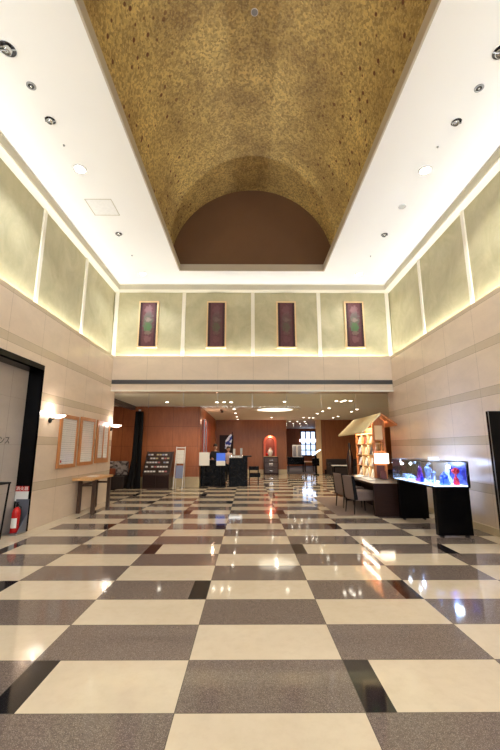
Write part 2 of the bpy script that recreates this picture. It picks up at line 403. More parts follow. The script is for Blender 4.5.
# ------------------------------------------------------------------ ceiling fixtures
def disc(r, z0, z1, c=(0, 0, 0), n=24): return MB().lathe([(r, z0), (r, z1)], c, n)
def ring(ro, ri, z0, z1, n=28):
    m = MB(); m.lathe([(ri, z1), (ro, z1), (ro, z0+.004), (ro-.006, z0), (ri+.004, z0), (ri, z0+.003), (ri, z1)], n=n, cap=False); return m
def fix(name, label, cat, loc, kind, r, group=None):
    t = thing(name, label, cat, loc, 0, group, local=True)
    if kind == 'lit':
        ring(r*1.3, r, -.02, 0).build('trim_ring', M['ringw'], t, smooth=True)
        disc(r, -.012, -.004).build('lamp_face', M['lampw'] if loc[0] > 0 else M['lamp'], t)
    elif kind == 'gimbal':
        ring(r*1.15, r, -.016, 0).build('trim_ring', M['ringw'], t, smooth=True)
        disc(r, -.006, -.002).build('reflector', M['smoke'], t)
        m = MB().lathe([(r*.62, -.006), (r*.6, -.05), (r*.5, -.06), (r*.44, -.03), (.002, -.02)])
        m.xf(Matrix.Rotation(.35, 4, 'Y')); m.build('lamp_head', M['chrome'], t, smooth=True)
        B(-r, r, -.008, .008, -.035, -.02).build('yoke', M['steel'], t)
    elif kind == 'small':
        ring(r, r*.62, -.014, 0).build('trim_ring', M['steel'], t, smooth=True)
        disc(r*.6, -.01, -.002).build('reflector', M['smoke'], t)
        MB().ball((0, 0, -.012), r*.28).build('bulb', M['chrome'], t, smooth=True)
    elif kind == 'speaker':
        ring(r, r*.9, -.014, 0).build('rim', M['ringw'], t, smooth=True)
        disc(r*.9, -.01, -.002).build('grille', M['steel'], t)
    elif kind == 'dot':
        MB().lathe([(r, 0), (r, -.012), (r*.5, -.03), (.002, -.032)]).build('cap', M['steel'], t, smooth=True)
    return t
FL, FR = -3.36, 3.55
for sx, nm, in ((FL, 'left'), (FR, 'right')):
    z = ZC
    fix('ceiling_spotlight', 'unlit large adjustable spotlight nearest the viewer in the %s ceiling margin' % nm, 'spotlight', (sx, 4.28, z), 'gimbal', .115)
    fix('recessed_fixture', 'small silver recessed fixture between two spotlights in the %s ceiling margin' % nm, 'ceiling fixture', (sx+.02, 4.83, z), 'small', .07)
    fix('ceiling_spotlight', 'unlit medium tilted spotlight nearer than the lit lamp in the %s ceiling margin' % nm, 'spotlight', (sx, 5.44, z), 'gimbal', .085)
    fix('downlight', 'bright lit round downlight midway along the %s ceiling margin' % nm, 'downlight', (sx, 6.58, z), 'lit', .10)
    fix('ceiling_spotlight', 'unlit tilted spotlight with soft shadow ring, far part of the %s ceiling margin' % nm, 'spotlight', (sx, 8.88, z), 'gimbal', .085)
    fix('downlight', 'lit round downlight at the far end of the %s ceiling margin' % nm, 'downlight', (sx, 11.15, z), 'lit', .09)
    fix('ceiling_sensor', 'tiny ceiling dot beside the middle lit downlight of the %s margin' % nm, 'sensor', (sx-.03 if sx < 0 else sx-.05, 5.98, z), 'dot', .018)
    fix('ceiling_sensor', 'tiny ceiling dot beside the far lit downlight of the %s margin' % nm, 'sensor', (sx, 10.0, z), 'dot', .02)
fix('ceiling_speaker', 'round grey ceiling speaker grille in the right ceiling margin', 'speaker', (3.55, 7.73, ZC), 'speaker', .095)
hx, hy = -3.37, 7.8
h = thing('ceiling_hatch', 'square white access panel in the left ceiling margin', 'hatch', (hx, hy, ZC))
fr = MB(); s_ = .3
fr.box(hx-s_, hx+s_, hy-s_, hy-s_+.015, ZC-.006, ZC).box(hx-s_, hx+s_, hy+s_-.015, hy+s_, ZC-.006, ZC).box(hx-s_, hx-s_+.015, hy-s_, hy+s_, ZC-.006, ZC).box(hx+s_-.015, hx+s_, hy-s_, hy+s_, ZC-.006, ZC)
fr.build('frame', M['cbeige'], h); B(hx-s_+.02, hx+s_-.02, hy-s_+.02, hy+s_-.02, ZC-.005, ZC).build('panel', M['ringw'], h)
# sensor hanging under the vault crown
sy = 5.86; sz = VZ+VR-.004
fix('vault_sensor', 'small silver round sensor on the crown of the gold vault', 'sensor', (VC, sy, sz), 'speaker', .07)

# lights of the tall hall
for sx in (FL, FR):
    for y, p in ((6.58, 130), (11.15, 70), (2.0, 130), (-2.6, 130)):
        spot('hall_downlight', (sx, y, ZC-.03), p*1.45, (.91, .95, .99) if sx < 0 else (.97, .96, .92), 130, .09)
    for y, s in ((2.0, 'middle'), (-2.6, 'rear')):
        pass
def cove(x, y, L, along, wash, up, p):
    sx_, sy_ = (L, .05) if along == 'x' else (.05, L)
    area('cove_wall_washer', (x, y, 4.47), wash, sx_, sy_, p*WASH, (.95, .96, .9))
    area('cove_uplight', (x, y, 4.58), up, sx_, sy_, p*COVE, (.88, .94, 1.0), math.radians(128))
cove(UL+.065, 3.0, 17.6, 'y', (0, PI-.15, 0), (0, PI+.7, 0), 330)
cove(UR-.065, 3.0, 17.6, 'y', (0, PI+.15, 0), (0, PI-.7, 0), 330)
cove(.14, UB-.065, 8.9, 'x', (PI-.15, 0, 0), (PI+.7, 0, 0), 150)

# ------------------------------------------------------------------ pictures on the upper back wall
def textile(name, k):
    t = NT(name); x, y, z = t.xyz()
    base = t.mix(t.noise(20, 5, .7), srgb(70, 30, 38), srgb(112, 62, 66))
    ax = t.mt('ABSOLUTE', x); zz = z
    bord = t.mt('GREATER_THAN', ax, .2)
    c = t.mix(bord, base, srgb(64, 26, 32))
    for cz, hh, ww, col in ((.5, .16, .13, (132, 96, 100)), (-.52, .12, .13, (124, 82, 82)), (.26, .2, .16, (104, 92, 90)), (.0, .34, .17, (88, 92, 76)), (-.1, .16, .12, (72, 112, 64)), (.16, .08, .1, (140, 120, 112)), (-.3, .07, .12, (118, 96, 84))):
        dx = t.mt('DIVIDE', ax, ww); dz = t.mt('DIVIDE', t.mt('SUBTRACT', zz, cz), hh)
        d = t.mt('ADD', t.mt('MULTIPLY', dx, dx), t.mt('MULTIPLY', dz, dz))
        d = t.mt('ADD', d, t.mt('MULTIPLY', t.mt('SUBTRACT', t.noise(11, 5, .7), .5), 5.0))
        c = t.mix(t.mt('MULTIPLY', t.mapr(d, .5, 1.3, 1, 0), k), c, srgb(*col))
    t.set(col=c, rough=.6); return t.m
tx = [textile('maroon_textile_green', .85), textile('maroon_textile_dark', .3), textile('maroon_textile_dark_b', .25), textile('maroon_textile_green_b', .8)]
plab = ['framed maroon and green panel, leftmost on the upper back wall', 'dark framed maroon panel left of the centre pilaster, upper back wall',
        'dark framed maroon panel right of the centre pilaster, upper back wall', 'framed maroon and green panel, rightmost on the upper back wall']
for i, x in enumerate((-3.37, -1.07, 1.29, 3.6)):
    z = 5.72; t = thing('framed_panel', plab[i], 'picture', (x, UB-.07, z), 0, None, local=True)
    w_, h_ = .33, .82
    f = MB()
    for a in ((-w_, -w_+.05, -h_, h_), (w_-.05, w_, -h_, h_), (-w_+.05, w_-.05, -h_, -h_+.05), (-w_+.05, w_-.05, h_-.05, h_)): f.box(a[0], a[1], -.02, .07, a[2], a[3])
    f.build('frame', M['pale'], t, bevel=.006)
    f = MB(); a = w_-.05
    for q_ in ((-a, -a+.015, -h_+.05, h_-.05), (a-.015, a, -h_+.05, h_-.05)): f.box(q_[0], q_[1], -.012, .05, q_[2], q_[3])
    f.build('inner_slip', M['blkm'], t)
    B(-a+.015, a-.015, .0, .03, -h_+.05, h_-.05).build('textile', tx[i], t)
    area('picture', (0, 0, 0), (0, 0, 0), .1, .1, 0) if False else None

# ------------------------------------------------------------------ left wall objects
def sconce(y, label):
    z = 2.33
    t = thing('wall_sconce', label, 'wall lamp', (XL, y, z), 0, 'white dish sconces on the left wall', local=True)
    MB().ball((.03, 0, -.1), .05, sc=(.7, 1, 1.3)).build('bracket', M['blkm'], t, smooth=True)
    MB().tube([(.03, 0, -.1), (.1, 0, -.07), (.16, 0, -.02)], .014).build('arm', M['blkm'], t, smooth=True)
    m = MB(); r = .17
    m.lathe([(.02, -.05), (r*.5, -.04), (r*.85, -.012), (r, .02), (r*.97, .02), (r*.8, -.004), (r*.45, -.03), (.002, -.04)], (r+.02, 0, 0), 28)
    m.build('glass_dish', M['shell'], t, smooth=True)
    point('sconce_bulb', (XL+.16, y, z+.07), 6, (1, .86, .8), .04)
sconce(8.38, 'lit white dish wall sconce beside the black alcove frame')
sconce(12.15, 'lit white dish wall sconce at the far end of the left wall')
def print_mat(name, step, col=(150, 150, 150)):
    t = NT(name); x, y, z = t.xyz()
    v = t.mt('FRACT', t.mt('DIVIDE', z, step)); nz = t.noise(60, 2, .5, t.scalev((1, 1, .05)))
    ln = t.mt('MULTIPLY', t.mt('LESS_THAN', v, .3), t.mt('GREATER_THAN', nz, .47))
    ln2 = t.mt('LESS_THAN', t.mt('FRACT', t.mt('DIVIDE', z, step*3)), .03)
    c = t.mix(t.mt('MULTIPLY', ln, .45), srgb(232, 228, 220), srgb(*col)); c = t.mix(t.mt('MULTIPLY', ln2, .6), c, srgb(150, 146, 140))
    t.set(col=c, rough=.12, coat=.5); return t.m
pm = print_mat('printed_notice', .05)
def board(y0, y1, z0, z1, label, two=False):
    t = thing('notice_board', label, 'notice board', (XL, (y0+y1)/2, z0))
    f = MB(); b = .09; x0, x1 = XL+.005, XL+.05
    f.box(x0, x1, y0, y1, z0, z0+b).box(x0, x1, y0, y1, z1-b, z1).box(x0, x1, y0, y0+b, z0+b, z1-b).box(x0, x1, y1-b, y1, z0+b, z1-b)
    f.build('frame', M['framew'], t, bevel=.005)
    if two:
        ym = (y0+y1)/2
        B(x0, x1-.01, y0+b, y1-b, z0+b, z1-b).build('backing', M['framew'], t)
        for a, c_ in ((y0+b+.05, ym-.06), (ym+.06, y1-b-.05)):
            B(x1-.01, x1-.004, a, c_, z0+b+.05, z1-b-.05).build('notice', pm, t)
    else:
        B(x0, x1-.015, y0+b, y1-b, z0+b, z1-b).build('notice', pm, t)
    return t
b1 = board(8.86, 9.78, 1.16, 2.42, 'oak framed notice board nearest the viewer, red seal at its lower corner')
B(XL+.035, XL+.038, 9.0, 9.05, 1.29, 1.35).build('seal', M['redp'], b1)
board(9.94, 10.86, 1.18, 2.44, 'oak framed notice board in the middle of three')
board(11.04, 12.02, 1.2, 2.44, 'oak framed board of two narrow columns, farthest of three', True)
# console table
t = thing('console_table', 'narrow oak topped console table with dark legs under the notice boards', 'table', (-4.18, 10.7, 0))
B(-4.40, -3.9, 9.74, 11.25, .82, .88).build('tabletop', M['oak'], t, bevel=.005)
for x in (-4.36, -4.0):
    for y in (10.0, 11.05): B(x, x+.085, y, y+.085, 0, .82).build('leg', M['dbrown'], t, bevel=.004)
m = MB(); m.box(-4.275, -4.0, 10.02, 10.05, .66, .71).box(-4.275, -4.0, 11.07, 11.1, .66, .71)
m.box(-4.34, -4.31, 10.085, 11.05, .66, .71); m.build('stretcher', M['dbrown'], t)
tag(B(-4.3, -4.05, 10.35, 10.6, .88, .893).build('visitor_book', M['paper'], None, bevel=.003), 'thin white guest papers lying on the console table', 'papers')
# fire extinguisher with stand and sign
ex, ey = -4.53, 7.72
t = thing('extinguisher_stand', 'grey stand and backboard holding the fire extinguisher by the black frame', 'stand', (ex, ey, 0))
B(ex-.14, ex+.15, ey-.16, ey+.16, 0, .03).build('base_plate', M['steel'], t, bevel=.006)
m = MB(); m.prism([(ey+.14, .03), (ey+.19, .03), (ey+.19, .62), (ey+.17, .62)], 0, ex-.12, ex+.13); m.build('backboard', plain('slate_grey', (92, 96, 108), .4), t)
m = MB(); m.prism([(ey-.14, .03), (ey+.14, .03), (ey+.14, .34)], 0, ex+.13, ex+.145); m.build('side_wing', plain('slate_grey_b', (104, 108, 122), .4), t)
t = thing('fire_extinguisher', 'red fire extinguisher standing in its stand by the black frame', 'fire extinguisher', (ex-.01, ey-.01, .03))
cx, cy = ex+.02, ey-.01
MB().lathe([(.075, 0), (.08, .01), (.08, .36), (.07, .41), (.04, .45), (.025, .47)], (cx, cy, .032), 28).build('cylinder', M['redp'], t, smooth=True)
MB().lathe([(.022, 0), (.024, .05), (.012, .07)], (cx, cy, .5)).build('valve', M['blkm'], t, smooth=True)
m = MB(); m.box(cx-.012, cx+.012, cy-.1, cy+.04, .575, .592).box(cx-.012, cx+.012, cy-.08, cy+.02, .54, .552); m.build('handle', M['blkm'], t)
MB().tube([(cx+.02, cy, .53), (cx+.09, cy-.02, .5), (cx+.11, cy-.03, .35), (cx+.1, cy-.03, .15)], .011).build('hose', M['rub'], t, smooth=True)
lb = MB(); nn = 9
lb.loft([[(cx+.0815*math.cos(a), cy+.0815*math.sin(a), z) for a in [-2.3+1.5*i/nn for i in range(nn+1)]] for z in (.12, .3)], cap=False, closed=False)
lb.build('label_band', M['paper'], t)
t = thing('extinguisher_sign', 'red and white fire extinguisher sign on the black frame above the extinguisher', 'sign', (-4.6, AY1-.01, .6))
B(-4.7, -4.44, AY1-.012, AY1, .58, .77).build('white_panel', M['paper'], t)
B(-4.7, -4.44, AY1-.014, AY1, .77, .87).build('red_panel', M['redp'], t)
TM = lambda x, y, z: Matrix.Translation((x, y, z)) @ Matrix.Rotation(PI/2, 4, 'X')
text_mesh('消火器', .085, 'lettering', M['paper'], TM(-4.57, AY1-.017, .82), t)
# wall lettering in the alcove
t = thing('wall_lettering', 'dark lettering on the grey marble inside the alcove', 'lettering', (AX, 7.4, 1.77))
RL = Matrix.Translation((AX+.004, 7.38, 1.77)) @ Matrix.Rotation(PI/2, 4, 'Z') @ Matrix.Rotation(PI/2, 4, 'X')
text_mesh('ンス', .17, 'lettering', M['strip'], RL, t)
# black framed item at left edge
t = thing('black_frame_stand', 'black framed slanted stand cut off by the left edge of the photo', 'stand', (-4.5, 6.7, 0))
m = MB()
for x in (-4.7, -4.5):
    m.tube([(x, 7.36, .98), (x, 7.26, 0)], .018, 6).tube([(x, 6.5, .98), (x, 6.6, 0)], .018, 6)
m.box(-4.72, -4.48, 6.48, 7.38, .97, 1.0); m.build('frame', M['blkm'], t)
m = MB(); m.prism([(6.56, .2), (7.3, .2), (7.34, .96), (6.52, .96)], 0, -4.73, -4.722); m.build('panel', M['stoneA'], t)

# ------------------------------------------------------------------ right: black board, display case
t = thing('black_panel_board', 'tall glossy black panel standing at the right edge near the viewer', 'panel', (4.34, 6.4, 0))
B(4.1, 4.68, 6.38, 6.46, .02, 2.25).build('panel', M['blk'], t, bevel=.004)
B(4.094, 4.1, 6.378, 6.39, .02, 2.256).build('edge_strip', M['steel'], t)
B(4.12, 4.66, 6.36, 6.48, 0, .02).build('foot', M['blkm'], t)
def pedestal(y0, y1, label):
    t = thing('display_pedestal', label, 'pedestal', (3.87, y0, 0))
    B(3.55, 4.2, y0, y1, .03, .88).build('body', M['blk'], t, bevel=.004)
    for x in (3.64, 4.11):
        for y in (y0+.03, y1-.03): MB().lathe([(.025, 0), (.025, .02), (.015, .03)], (x, y, 0), 12).build('foot', M['rub'], t)
pedestal(7.38, 7.5, 'near black pedestal under the glass display case')
pedestal(9.12, 9.24, 'far black pedestal under the glass display case, beside the desk')
bluem = emit('blue_led_deck', (185, 210, 255), 6)
cy0, cy1, cx0, cx1, cz0, cz1 = 7.36, 9.42, 3.53, 4.22, .89, 1.38
t = thing('display_case', 'long glass display case lit blue inside, resting on two black pedestals', 'display case', (3.87, 8.4, .88))
B(cx0, cx1, cy0, cy1, cz0-.01, cz0+.02).build('base_frame', M['blk'], t)
B(cx0+.03, cx1-.03, cy0+.03, cy1-.03, cz0+.02, cz0+.03).build('lit_deck', bluem, t)
for i, a in enumerate(((cx0, cx0+.006, cy0, cy1), (cx0+.006, cx1-.006, cy0, cy0+.006), (cx0+.006, cx1-.006, cy1-.006, cy1))):
    B(a[0], a[1], a[2], a[3], cz0+.02, cz1-.01).build('glass_pane', M['glass'], t)
B(cx1-.012, cx1, cy0+.03, 8.1, cz0+.02, cz1-.01).build('back_panel', plain('deep_blue_back', (16, 26, 110), .25), t)
m = MB(); b = .018
for x in (cx0, cx1-b):
    for y in (cy0, cy1-b): m.box(x-.001, x+b, y-.001, y+b, cz0+.02, cz1) if x > 4 else None
m.box(cx0, cx1, cy0-.002, cy0+b, cz1-b, cz1).box(cx0, cx1, cy1-b, cy1, cz1-b, cz1).box(cx0-.002, cx0+b, cy0+b, cy1-b, cz1-b, cz1).box(cx1-b, cx1, cy0+b, cy1-b, cz1-b, cz1)
m.build('top_frame', M['steel'], t)
B(cx1-.035, cx1+.002, cy0-.004, cy0+.03, cz0+.02, cz1-.019).build('corner_post', M['blk'], t)
B(cx0+b, cx1-b, cy0+b, cy1-b, cz1-.008, cz1).build('top_glass', M['glass'], t)
MB().ball((3.9, 7.5, 1.27), .036).build('glint_ball', emit('white_glint', (225, 235, 255), 60), t)  # glowing balls stand in for bright reflections in the case, not bulbs
MB().ball((3.64, 9.1, 1.27), .03).build('glint_ball', bpy.data.materials['white_glint'], t)
MB().ball((3.64, 8.6, 1.29), .028).build('glint_ball', bpy.data.materials['white_glint'], t)
for y in (7.65, 8.3, 9.0): point('case_led', (3.9, y, 1.3), 11, (.4, .55, 1), .03)
cry = NT('clear_crystal'); cry.set(col=srgb(225, 235, 255), rough=.05, trans=.7, ior=1.5)
pur = NT('purple_crystal'); pur.set(col=srgb(150, 60, 150), rough=.1, trans=.5, ior=1.5)
blu = NT('blue_crystal'); blu.set(col=srgb(60, 90, 230), rough=.08, trans=.5, ior=1.5)
rdc = NT('red_crystal'); rdc.set(col=srgb(220, 60, 70), rough=.1, trans=.4, ior=1.5)
dz = cz0+.03
def orn(lab, x, y, prof, mat, n=6):
    o = MB().lathe(prof, (x, y, dz), n).build('crystal_ornament', mat); return tag(o, lab, 'ornament', None)
orn('purple faceted crystal pyramid inside the display case', 3.72, 8.35, [(.11, 0), (.1, .03), (.05, .18), (.06, .24), (.002, .34)], pur.m, 5)
orn('tall clear crystal castle tower in the middle of the display case', 3.72, 7.98, [(.1, 0), (.1, .05), (.06, .07), (.06, .2), (.08, .24), (.08, .3), (.002, .39)], cry.m, 8)
orn('low clear crystal dish at the far end of the display case', 3.72, 9.05, [(.05, 0), (.03, .03), (.1, .1), (.11, .12), (.09, .12), (.02, .05)], cry.m, 12)
orn('small clear crystal block ornament in the far half of the display case', 3.72, 8.72, [(.07, 0), (.07, .08), (.002, .12)], cry.m, 4)
orn('blue crystal peak inside the near end of the display case', 3.86, 7.6, [(.12, 0), (.07, .12), (.08, .16), (.002, .26)], blu.m, 5)
orn('clear crystal column at the near left corner of the display case', 3.64, 7.56, [(.05, 0), (.04, .05), (.03, .2), (.05, .24), (.002, .27)], cry.m, 6)
orn('red topped crystal ornament at the near right of the display case', 4.06, 7.55, [(.06, 0), (.05, .12), (.02, .15), (.02, .2), (.07, .24), (.07, .3), (.002, .33)], rdc.m, 8)
orn('squat white crystal cluster at the near right of the display case', 4.1, 7.93, [(.09, 0), (.1, .06), (.05, .14), (.002, .17)], cry.m, 7)
orn('small blue crystal cone between the tower and the pyramid in the case', 3.68, 8.18, [(.05, 0), (.05, .03), (.002, .2)], blu.m, 6)
orn('clear crystal goblet at the left side of the case near its middle', 3.64, 7.8, [(.05, 0), (.012, .04), (.012, .12), (.06, .18), (.06, .3), (.05, .3), (.01, .2)], cry.m, 10)
orn('short frosted crystal cube beside the low dish in the case', 3.64, 8.9, [(.045, 0), (.045, .09)], cry.m, 4)
orn('white crystal spire behind the blue peak in the near end of the case', 4.0, 7.72, [(.05, 0), (.03, .2), (.05, .24), (.002, .4)], cry.m, 6)
orn('blue crystal flower on a stem at the near end of the case', 3.76, 7.46, [(.04, 0), (.01, .02), (.01, .14), (.05, .2), (.002, .22)], blu.m, 8)
m = MB(); m.prism([(7.9, cz1), (7.96, cz1), (7.93, cz1+.07)], 0, 3.72, 3.95)
tag(m.build('name_card', M['paper']), 'small white tent card on top of the display case', 'card')

# ------------------------------------------------------------------ desk, chairs, kiosk
struct('trim_%d' % n, B(2.2, 3.74, 9.66, 13.2, 0, .006), M['rug']); n += 1
rg = bpy.data.objects['trim_%d' % (n-1)]; del rg['kind']; rg.name = 'rug'; tag(rg, 'taupe brown rug under the desk and chairs', 'rug')
t = thing('desk', 'long dark brown consultation desk beside the bookshelf kiosk', 'desk', (3.4, 10.9, 0))
B(3.06, 3.7, 9.5, 12.45, .72, .775).build('desktop', M['espresso'], t, bevel=.004)
B(3.08, 3.7, 9.52, 9.6, .006, .72).build('end_panel', M['espresso'], t, bevel=.003)
B(3.08, 3.7, 12.35, 12.43, .006, .72).build('end_panel', M['espresso'], t, bevel=.003)
B(3.6, 3.66, 9.6, 12.35, .006, .72).build('modesty_panel', M['espresso'], t)
B(3.7, 3.95, 9.5, 9.6, .006, .775).box(3.7, 3.95, 9.6, 11.2, .72, .775).build('side_return', M['espresso'], t)
def chair():
    t = thing('upholstered_chair', '', 'chair', (0, 0, 0), 0, 'taupe chairs at the desk', local=True)
    m = MB(); m.box(-.02, .58, -.27, .27, .32, .55); m.build('seat', M['fabric'], t, bevel=.03)
    m = MB(); m.prism([(-.05, .36), (.03, .36), (-.05, .91), (-.11, .92)], 1, -.26, .26); m.build('backrest', M['fabric'], t, bevel=.02)
    for s in (-1, 1):
        m = MB(); m.prism([(-.06, .35), (.035, .35), (-.045, .92), (-.115, .925)], 1, s*.27-.012, s*.27+.012); m.build('side_piping', M['blkm'], t)
        MB().tube([(-.02, s*.22, .35), (-.06, s*.23, 0)], [.02, .012], 8).build('leg', M['blkw'], t)
        MB().tube([(.48, s*.22, .35), (.5, s*.23, 0)], [.02, .012], 8).build('leg', M['blkw'], t)
    return t
ch = chair(); ch.location = (2.66, 10.05, .006); ch.rotation_euler.z = .22; ch['label'] = 'taupe upholstered chair at the desk, nearer the viewer'
dup(ch, (2.64, 11.05, .006), 'taupe upholstered chair at the desk, farther from the viewer', .22)

KX0, KX1, KY0, KY1 = 3.76, 4.14, 11.45, 13.3
t = thing('shelf_kiosk', 'small wooden house shaped kiosk with sloping roof and lit bookshelves', 'kiosk', (4.0, 12.3, 0))
pw = .07
for x in (KX0, KX1-pw):
    for y in (KY0, KY1-pw): B(x, x+pw, y, y+pw, 0, 2.34 if x < 4 else 2.4).build('post', M['cedar'], t, bevel=.004)
B(KX0+.01, KX1-.01, KY0+.02, KY1-.02, 0.0, .7).build('base_cabinet', M['espresso'], t)
for z in (.72, 1.06, 1.4, 1.74, 2.06): B(KX0+.01, KX1-.03, KY0+pw, KY1-pw, z, z+.025).build('shelf', M['pale'], t)
B(KX1-.03, KX1-.01, KY0+pw, KY1-pw, .7, 2.3).build('back_panel', M['pale'], t)
for y in (12.05, 12.68): B(KX0+.02, KX1-.03, y, y+.03, .745, 2.06).build('divider', M['pale'], t)
B(KX0+pw, KX1-pw, KY0+.02, KY0+.05, 1.88, 2.3).build('gable_panel', M['pale'], t)
B(KX0+pw, KX1-pw, KY0+.02, KY0+.06, 1.50, 1.54).box(KX0+pw, KX1-pw, KY0+.02, KY0+.06, 1.84, 1.88).box(KX0+.24, KX0+.27, KY0+.02, KY0+.05, 1.54, 1.84).build('window_lattice', M['cedar'], t)
B(KX0+.01, KX1+.02, KY0-.12, KY0-.005, 1.18, 1.47).build('light_box', emit('kiosk_light_box', (255, 236, 204), 3), t)
B(KX0+pw, KX1-pw, KY0+.02, KY0+.04, .72, 1.14).build('lower_panel', plain('oxblood_panel', (92, 48, 42), .4), t)
B(KX0+.0, KX1, KY0-.02, KY0+.0, .70, .74).box(KX0, KX1, KY0-.02, KY0, 1.12, 1.16).box(KX0, KX0+.05, KY0-.02, KY0, .74, 1.12).box(KX1-.05, KX1, KY0-.02, KY0, .74, 1.12).build('panel_frame', M['cedar'], t)
ry0, ry1 = 11.15, 14.1
m = MB(); m.prism([(3.36, 2.05), (3.94, 2.60), (3.95, 2.66), (3.36, 2.1)], 1, ry0, ry1); m.build('roof_slope', M['thatch'], t)
m = MB(); m.prism([(3.94, 2.60), (4.42, 2.28), (4.42, 2.34), (3.95, 2.66)], 1, ry0, ry1); m.build('roof_slope', M['cedar'], t)
m = MB(); m.prism([(3.80, 2.3), (4.12, 2.3), (4.14, 2.44), (3.94, 2.59), (3.82, 2.46)], 1, KY0+.02, KY0+.06); m.build('gable', M['cedar'], t)
for y in (11.6, 12.3, 13.0): m = MB(); m.prism([(3.40, 2.05), (3.94, 2.56), (3.94, 2.595), (3.40, 2.085)], 1, y, y+.05); m.build('rafter', M['pale'], t)
for z, p_ in ((1.055, 3.5), (1.395, 3.5), (1.735, 3.5), (2.055, 3.5)): area('shelf_light', (3.785, 12.37, z-.012), (0, .5, 0), .03, 1.6, p_, (1, .88, .7))
area('roof_light', (3.66, 12.4, 2.06), (0, PI, 0), .1, 1.7, 26, (1, .88, .66))
# books facing out on the shelves
cols = [(236, 232, 224), (220, 222, 230), (180, 160, 150), (96, 80, 110), (230, 214, 190), (150, 60, 50), (120, 130, 150), (60, 60, 70)]
bm_ = [plain('book_cover_%s' % 'abcdefgh'[i], c_, .5) for i, c_ in enumerate(cols)]
ordn = ['lowest', 'second', 'third', 'top']
names = ['white', 'pale blue', 'tan', 'violet', 'cream', 'red', 'slate blue', 'charcoal']
y_words = ['nearest', 'second', 'third', 'fourth', 'fifth', 'farthest']
for si, z in enumerate((.745, 1.085, 1.425, 1.765)):
    for j in range(6):
        y = (11.56, 11.8, 12.1, 12.36, 12.74, 13.0)[j]; k = [0, 0, 1, 4, 2, 0, 3, 0, 6, 0, 5, 1, 0, 7, 0, 4, 3, 1, 2, 0, 6, 5, 0, 1][si*6+j]
        m = MB(); m.prism([(3.8, 0), (3.83, 0), (3.9, .24), (3.87, .24)], 1, y, y+.2); m.xf(Matrix.Translation((0, 0, z)))
        tag(m.build('book', bm_[k]), '%s covered book, %s along the %s kiosk shelf' % (names[k], y_words[j], ordn[si]), 'book', 'books on the kiosk shelves')
# papers and small things on the desk
for i, (x, y, lab) in enumerate(((3.25, 10.5, 'white leaflet lying on the desk nearest the viewer'), (3.3, 11.0, 'white leaflet lying in the middle of the desk'), (3.25, 11.6, 'white leaflet lying on the desk toward the lounge'), (3.4, 12.05, 'white leaflet lying at the far end of the desk'))):
    tag(B(x, x+.21, y, y+.3, .777, .785).build('leaflet', M['paper']), lab, 'leaflet')
t = thing('book_stand', 'dark reddish menu standing upright on the desk beside the light box', 'menu stand', (3.78, 10.9, .775))
m = MB(); m.prism([(10.85, .777), (10.98, .777), (10.92, 1.0)], 0, 3.74, 3.9); m.build('card', plain('dark_red_card', (96, 40, 34), .4), t)
tag(MB().lathe([(.05, 0), (.05, .1), (.045, .11)], (3.84, 9.75, .777), 16).build('pen_cup', M['blkm']), 'small black cup on the near end of the desk', 'cup')

# ------------------------------------------------------------------ lounge objects
# sofa
t = thing('patterned_sofa', 'dark based sofa with patterned grey cushions against the orange wall', 'sofa', (-6, 16, 0))
B(-7.4, -5.05, 15.75, 16.5, .0, .5).build('seat_base', M['fabd'], t, bevel=.02)
pat = NT('patterned_grey_fabric'); ck = pat.vor(9).outputs['Color']; bw = pat.n('ShaderNodeRGBToBW'); pat.l(ck, bw.inputs[0])
pat.set(col=pat.mix(pat.mapr(bw.outputs[0], .3, .6), srgb(96, 84, 84), srgb(186, 176, 170)), rough=.8)
for i in range(4): B(-7.38+i*.58, -6.82+i*.58, 16.2, 16.48, .51, 1.08).build('back_cushion', pat.m, t, bevel=.04)
tag(B(-5.75, -5.5, 15.95, 16.12, .52, .8).build('throw_cushion', plain('rust_cushion', (150, 80, 50), .8), None, bevel=.04), 'rust coloured small cushion on the patterned sofa', 'cushion')
# black curtain column
m = MB(); R0, R1 = [], []
rings = []
for z, cxx, hw in ((0, -4.7, .27), (.5, -4.66, .23), (1.2, -4.61, .18), (2.2, -4.59, .17), (3.15, -4.58, .15)):
    rings.append([(cxx+hw*math.cos(2*PI*k/40)*(1+.12*math.sin(k*PI/2)), 15.9+.12*math.sin(2*PI*k/40)*(1+.2*math.sin(k*PI/2)), z) for k in range(40)])
m.loft(rings); t = thing('black_curtain', 'tall gathered black drape standing left of the brochure rack', 'curtain', (-4.65, 15.9, 0))
m.build('drape', M['blkm'], t, smooth=True); MB().lathe([(.05, 0), (.05, .08)], (-4.58, 15.9, 3.15), 12).build('ceiling_hook', M['ringw'], t)
# brochure rack
rx0, rx1 = -4.28, -3.2
t = thing('brochure_rack', 'dark brown tiered brochure rack against the orange wall', 'rack', (-3.83, 16.1, 0))
B(rx0, rx1, 15.75, 16.5, 0, .6).build('cabinet', M['dbrown'], t, bevel=.005)
B(rx0+.02, (rx0+rx1)/2-.005, 15.735, 15.75, .05, .55).build('door', M['espresso'], t); B((rx0+rx1)/2+.005, rx1-.02, 15.735, 15.75, .05, .55).build('door', M['espresso'], t)
m = MB(); m.prism([(16.4, .6), (16.5, .6), (16.5, 1.47), (16.46, 1.47)], 0, rx0, rx1); m.build('back_board', M['dbrown'], t)
for x in (rx0-.02, rx1): m = MB(); m.prism([(15.75, .6), (16.5, .6), (16.5, 1.49), (16.4, 1.49)], 0, x, x+.02); m.build('side_board', M['dbrown'], t)
tiers = [(15.8, .62), (15.94, .8), (16.07, .97), (16.2, 1.13), (16.33, 1.28)]
for y, z in tiers: B(rx0, rx1, y, y+.09, z-.012, z).box(rx0, rx1, y-.012, y, z-.012, z+.04).build('tier', M['dbrown'], t)
lw = ['bottom', 'second lowest', 'middle', 'second highest', 'top']
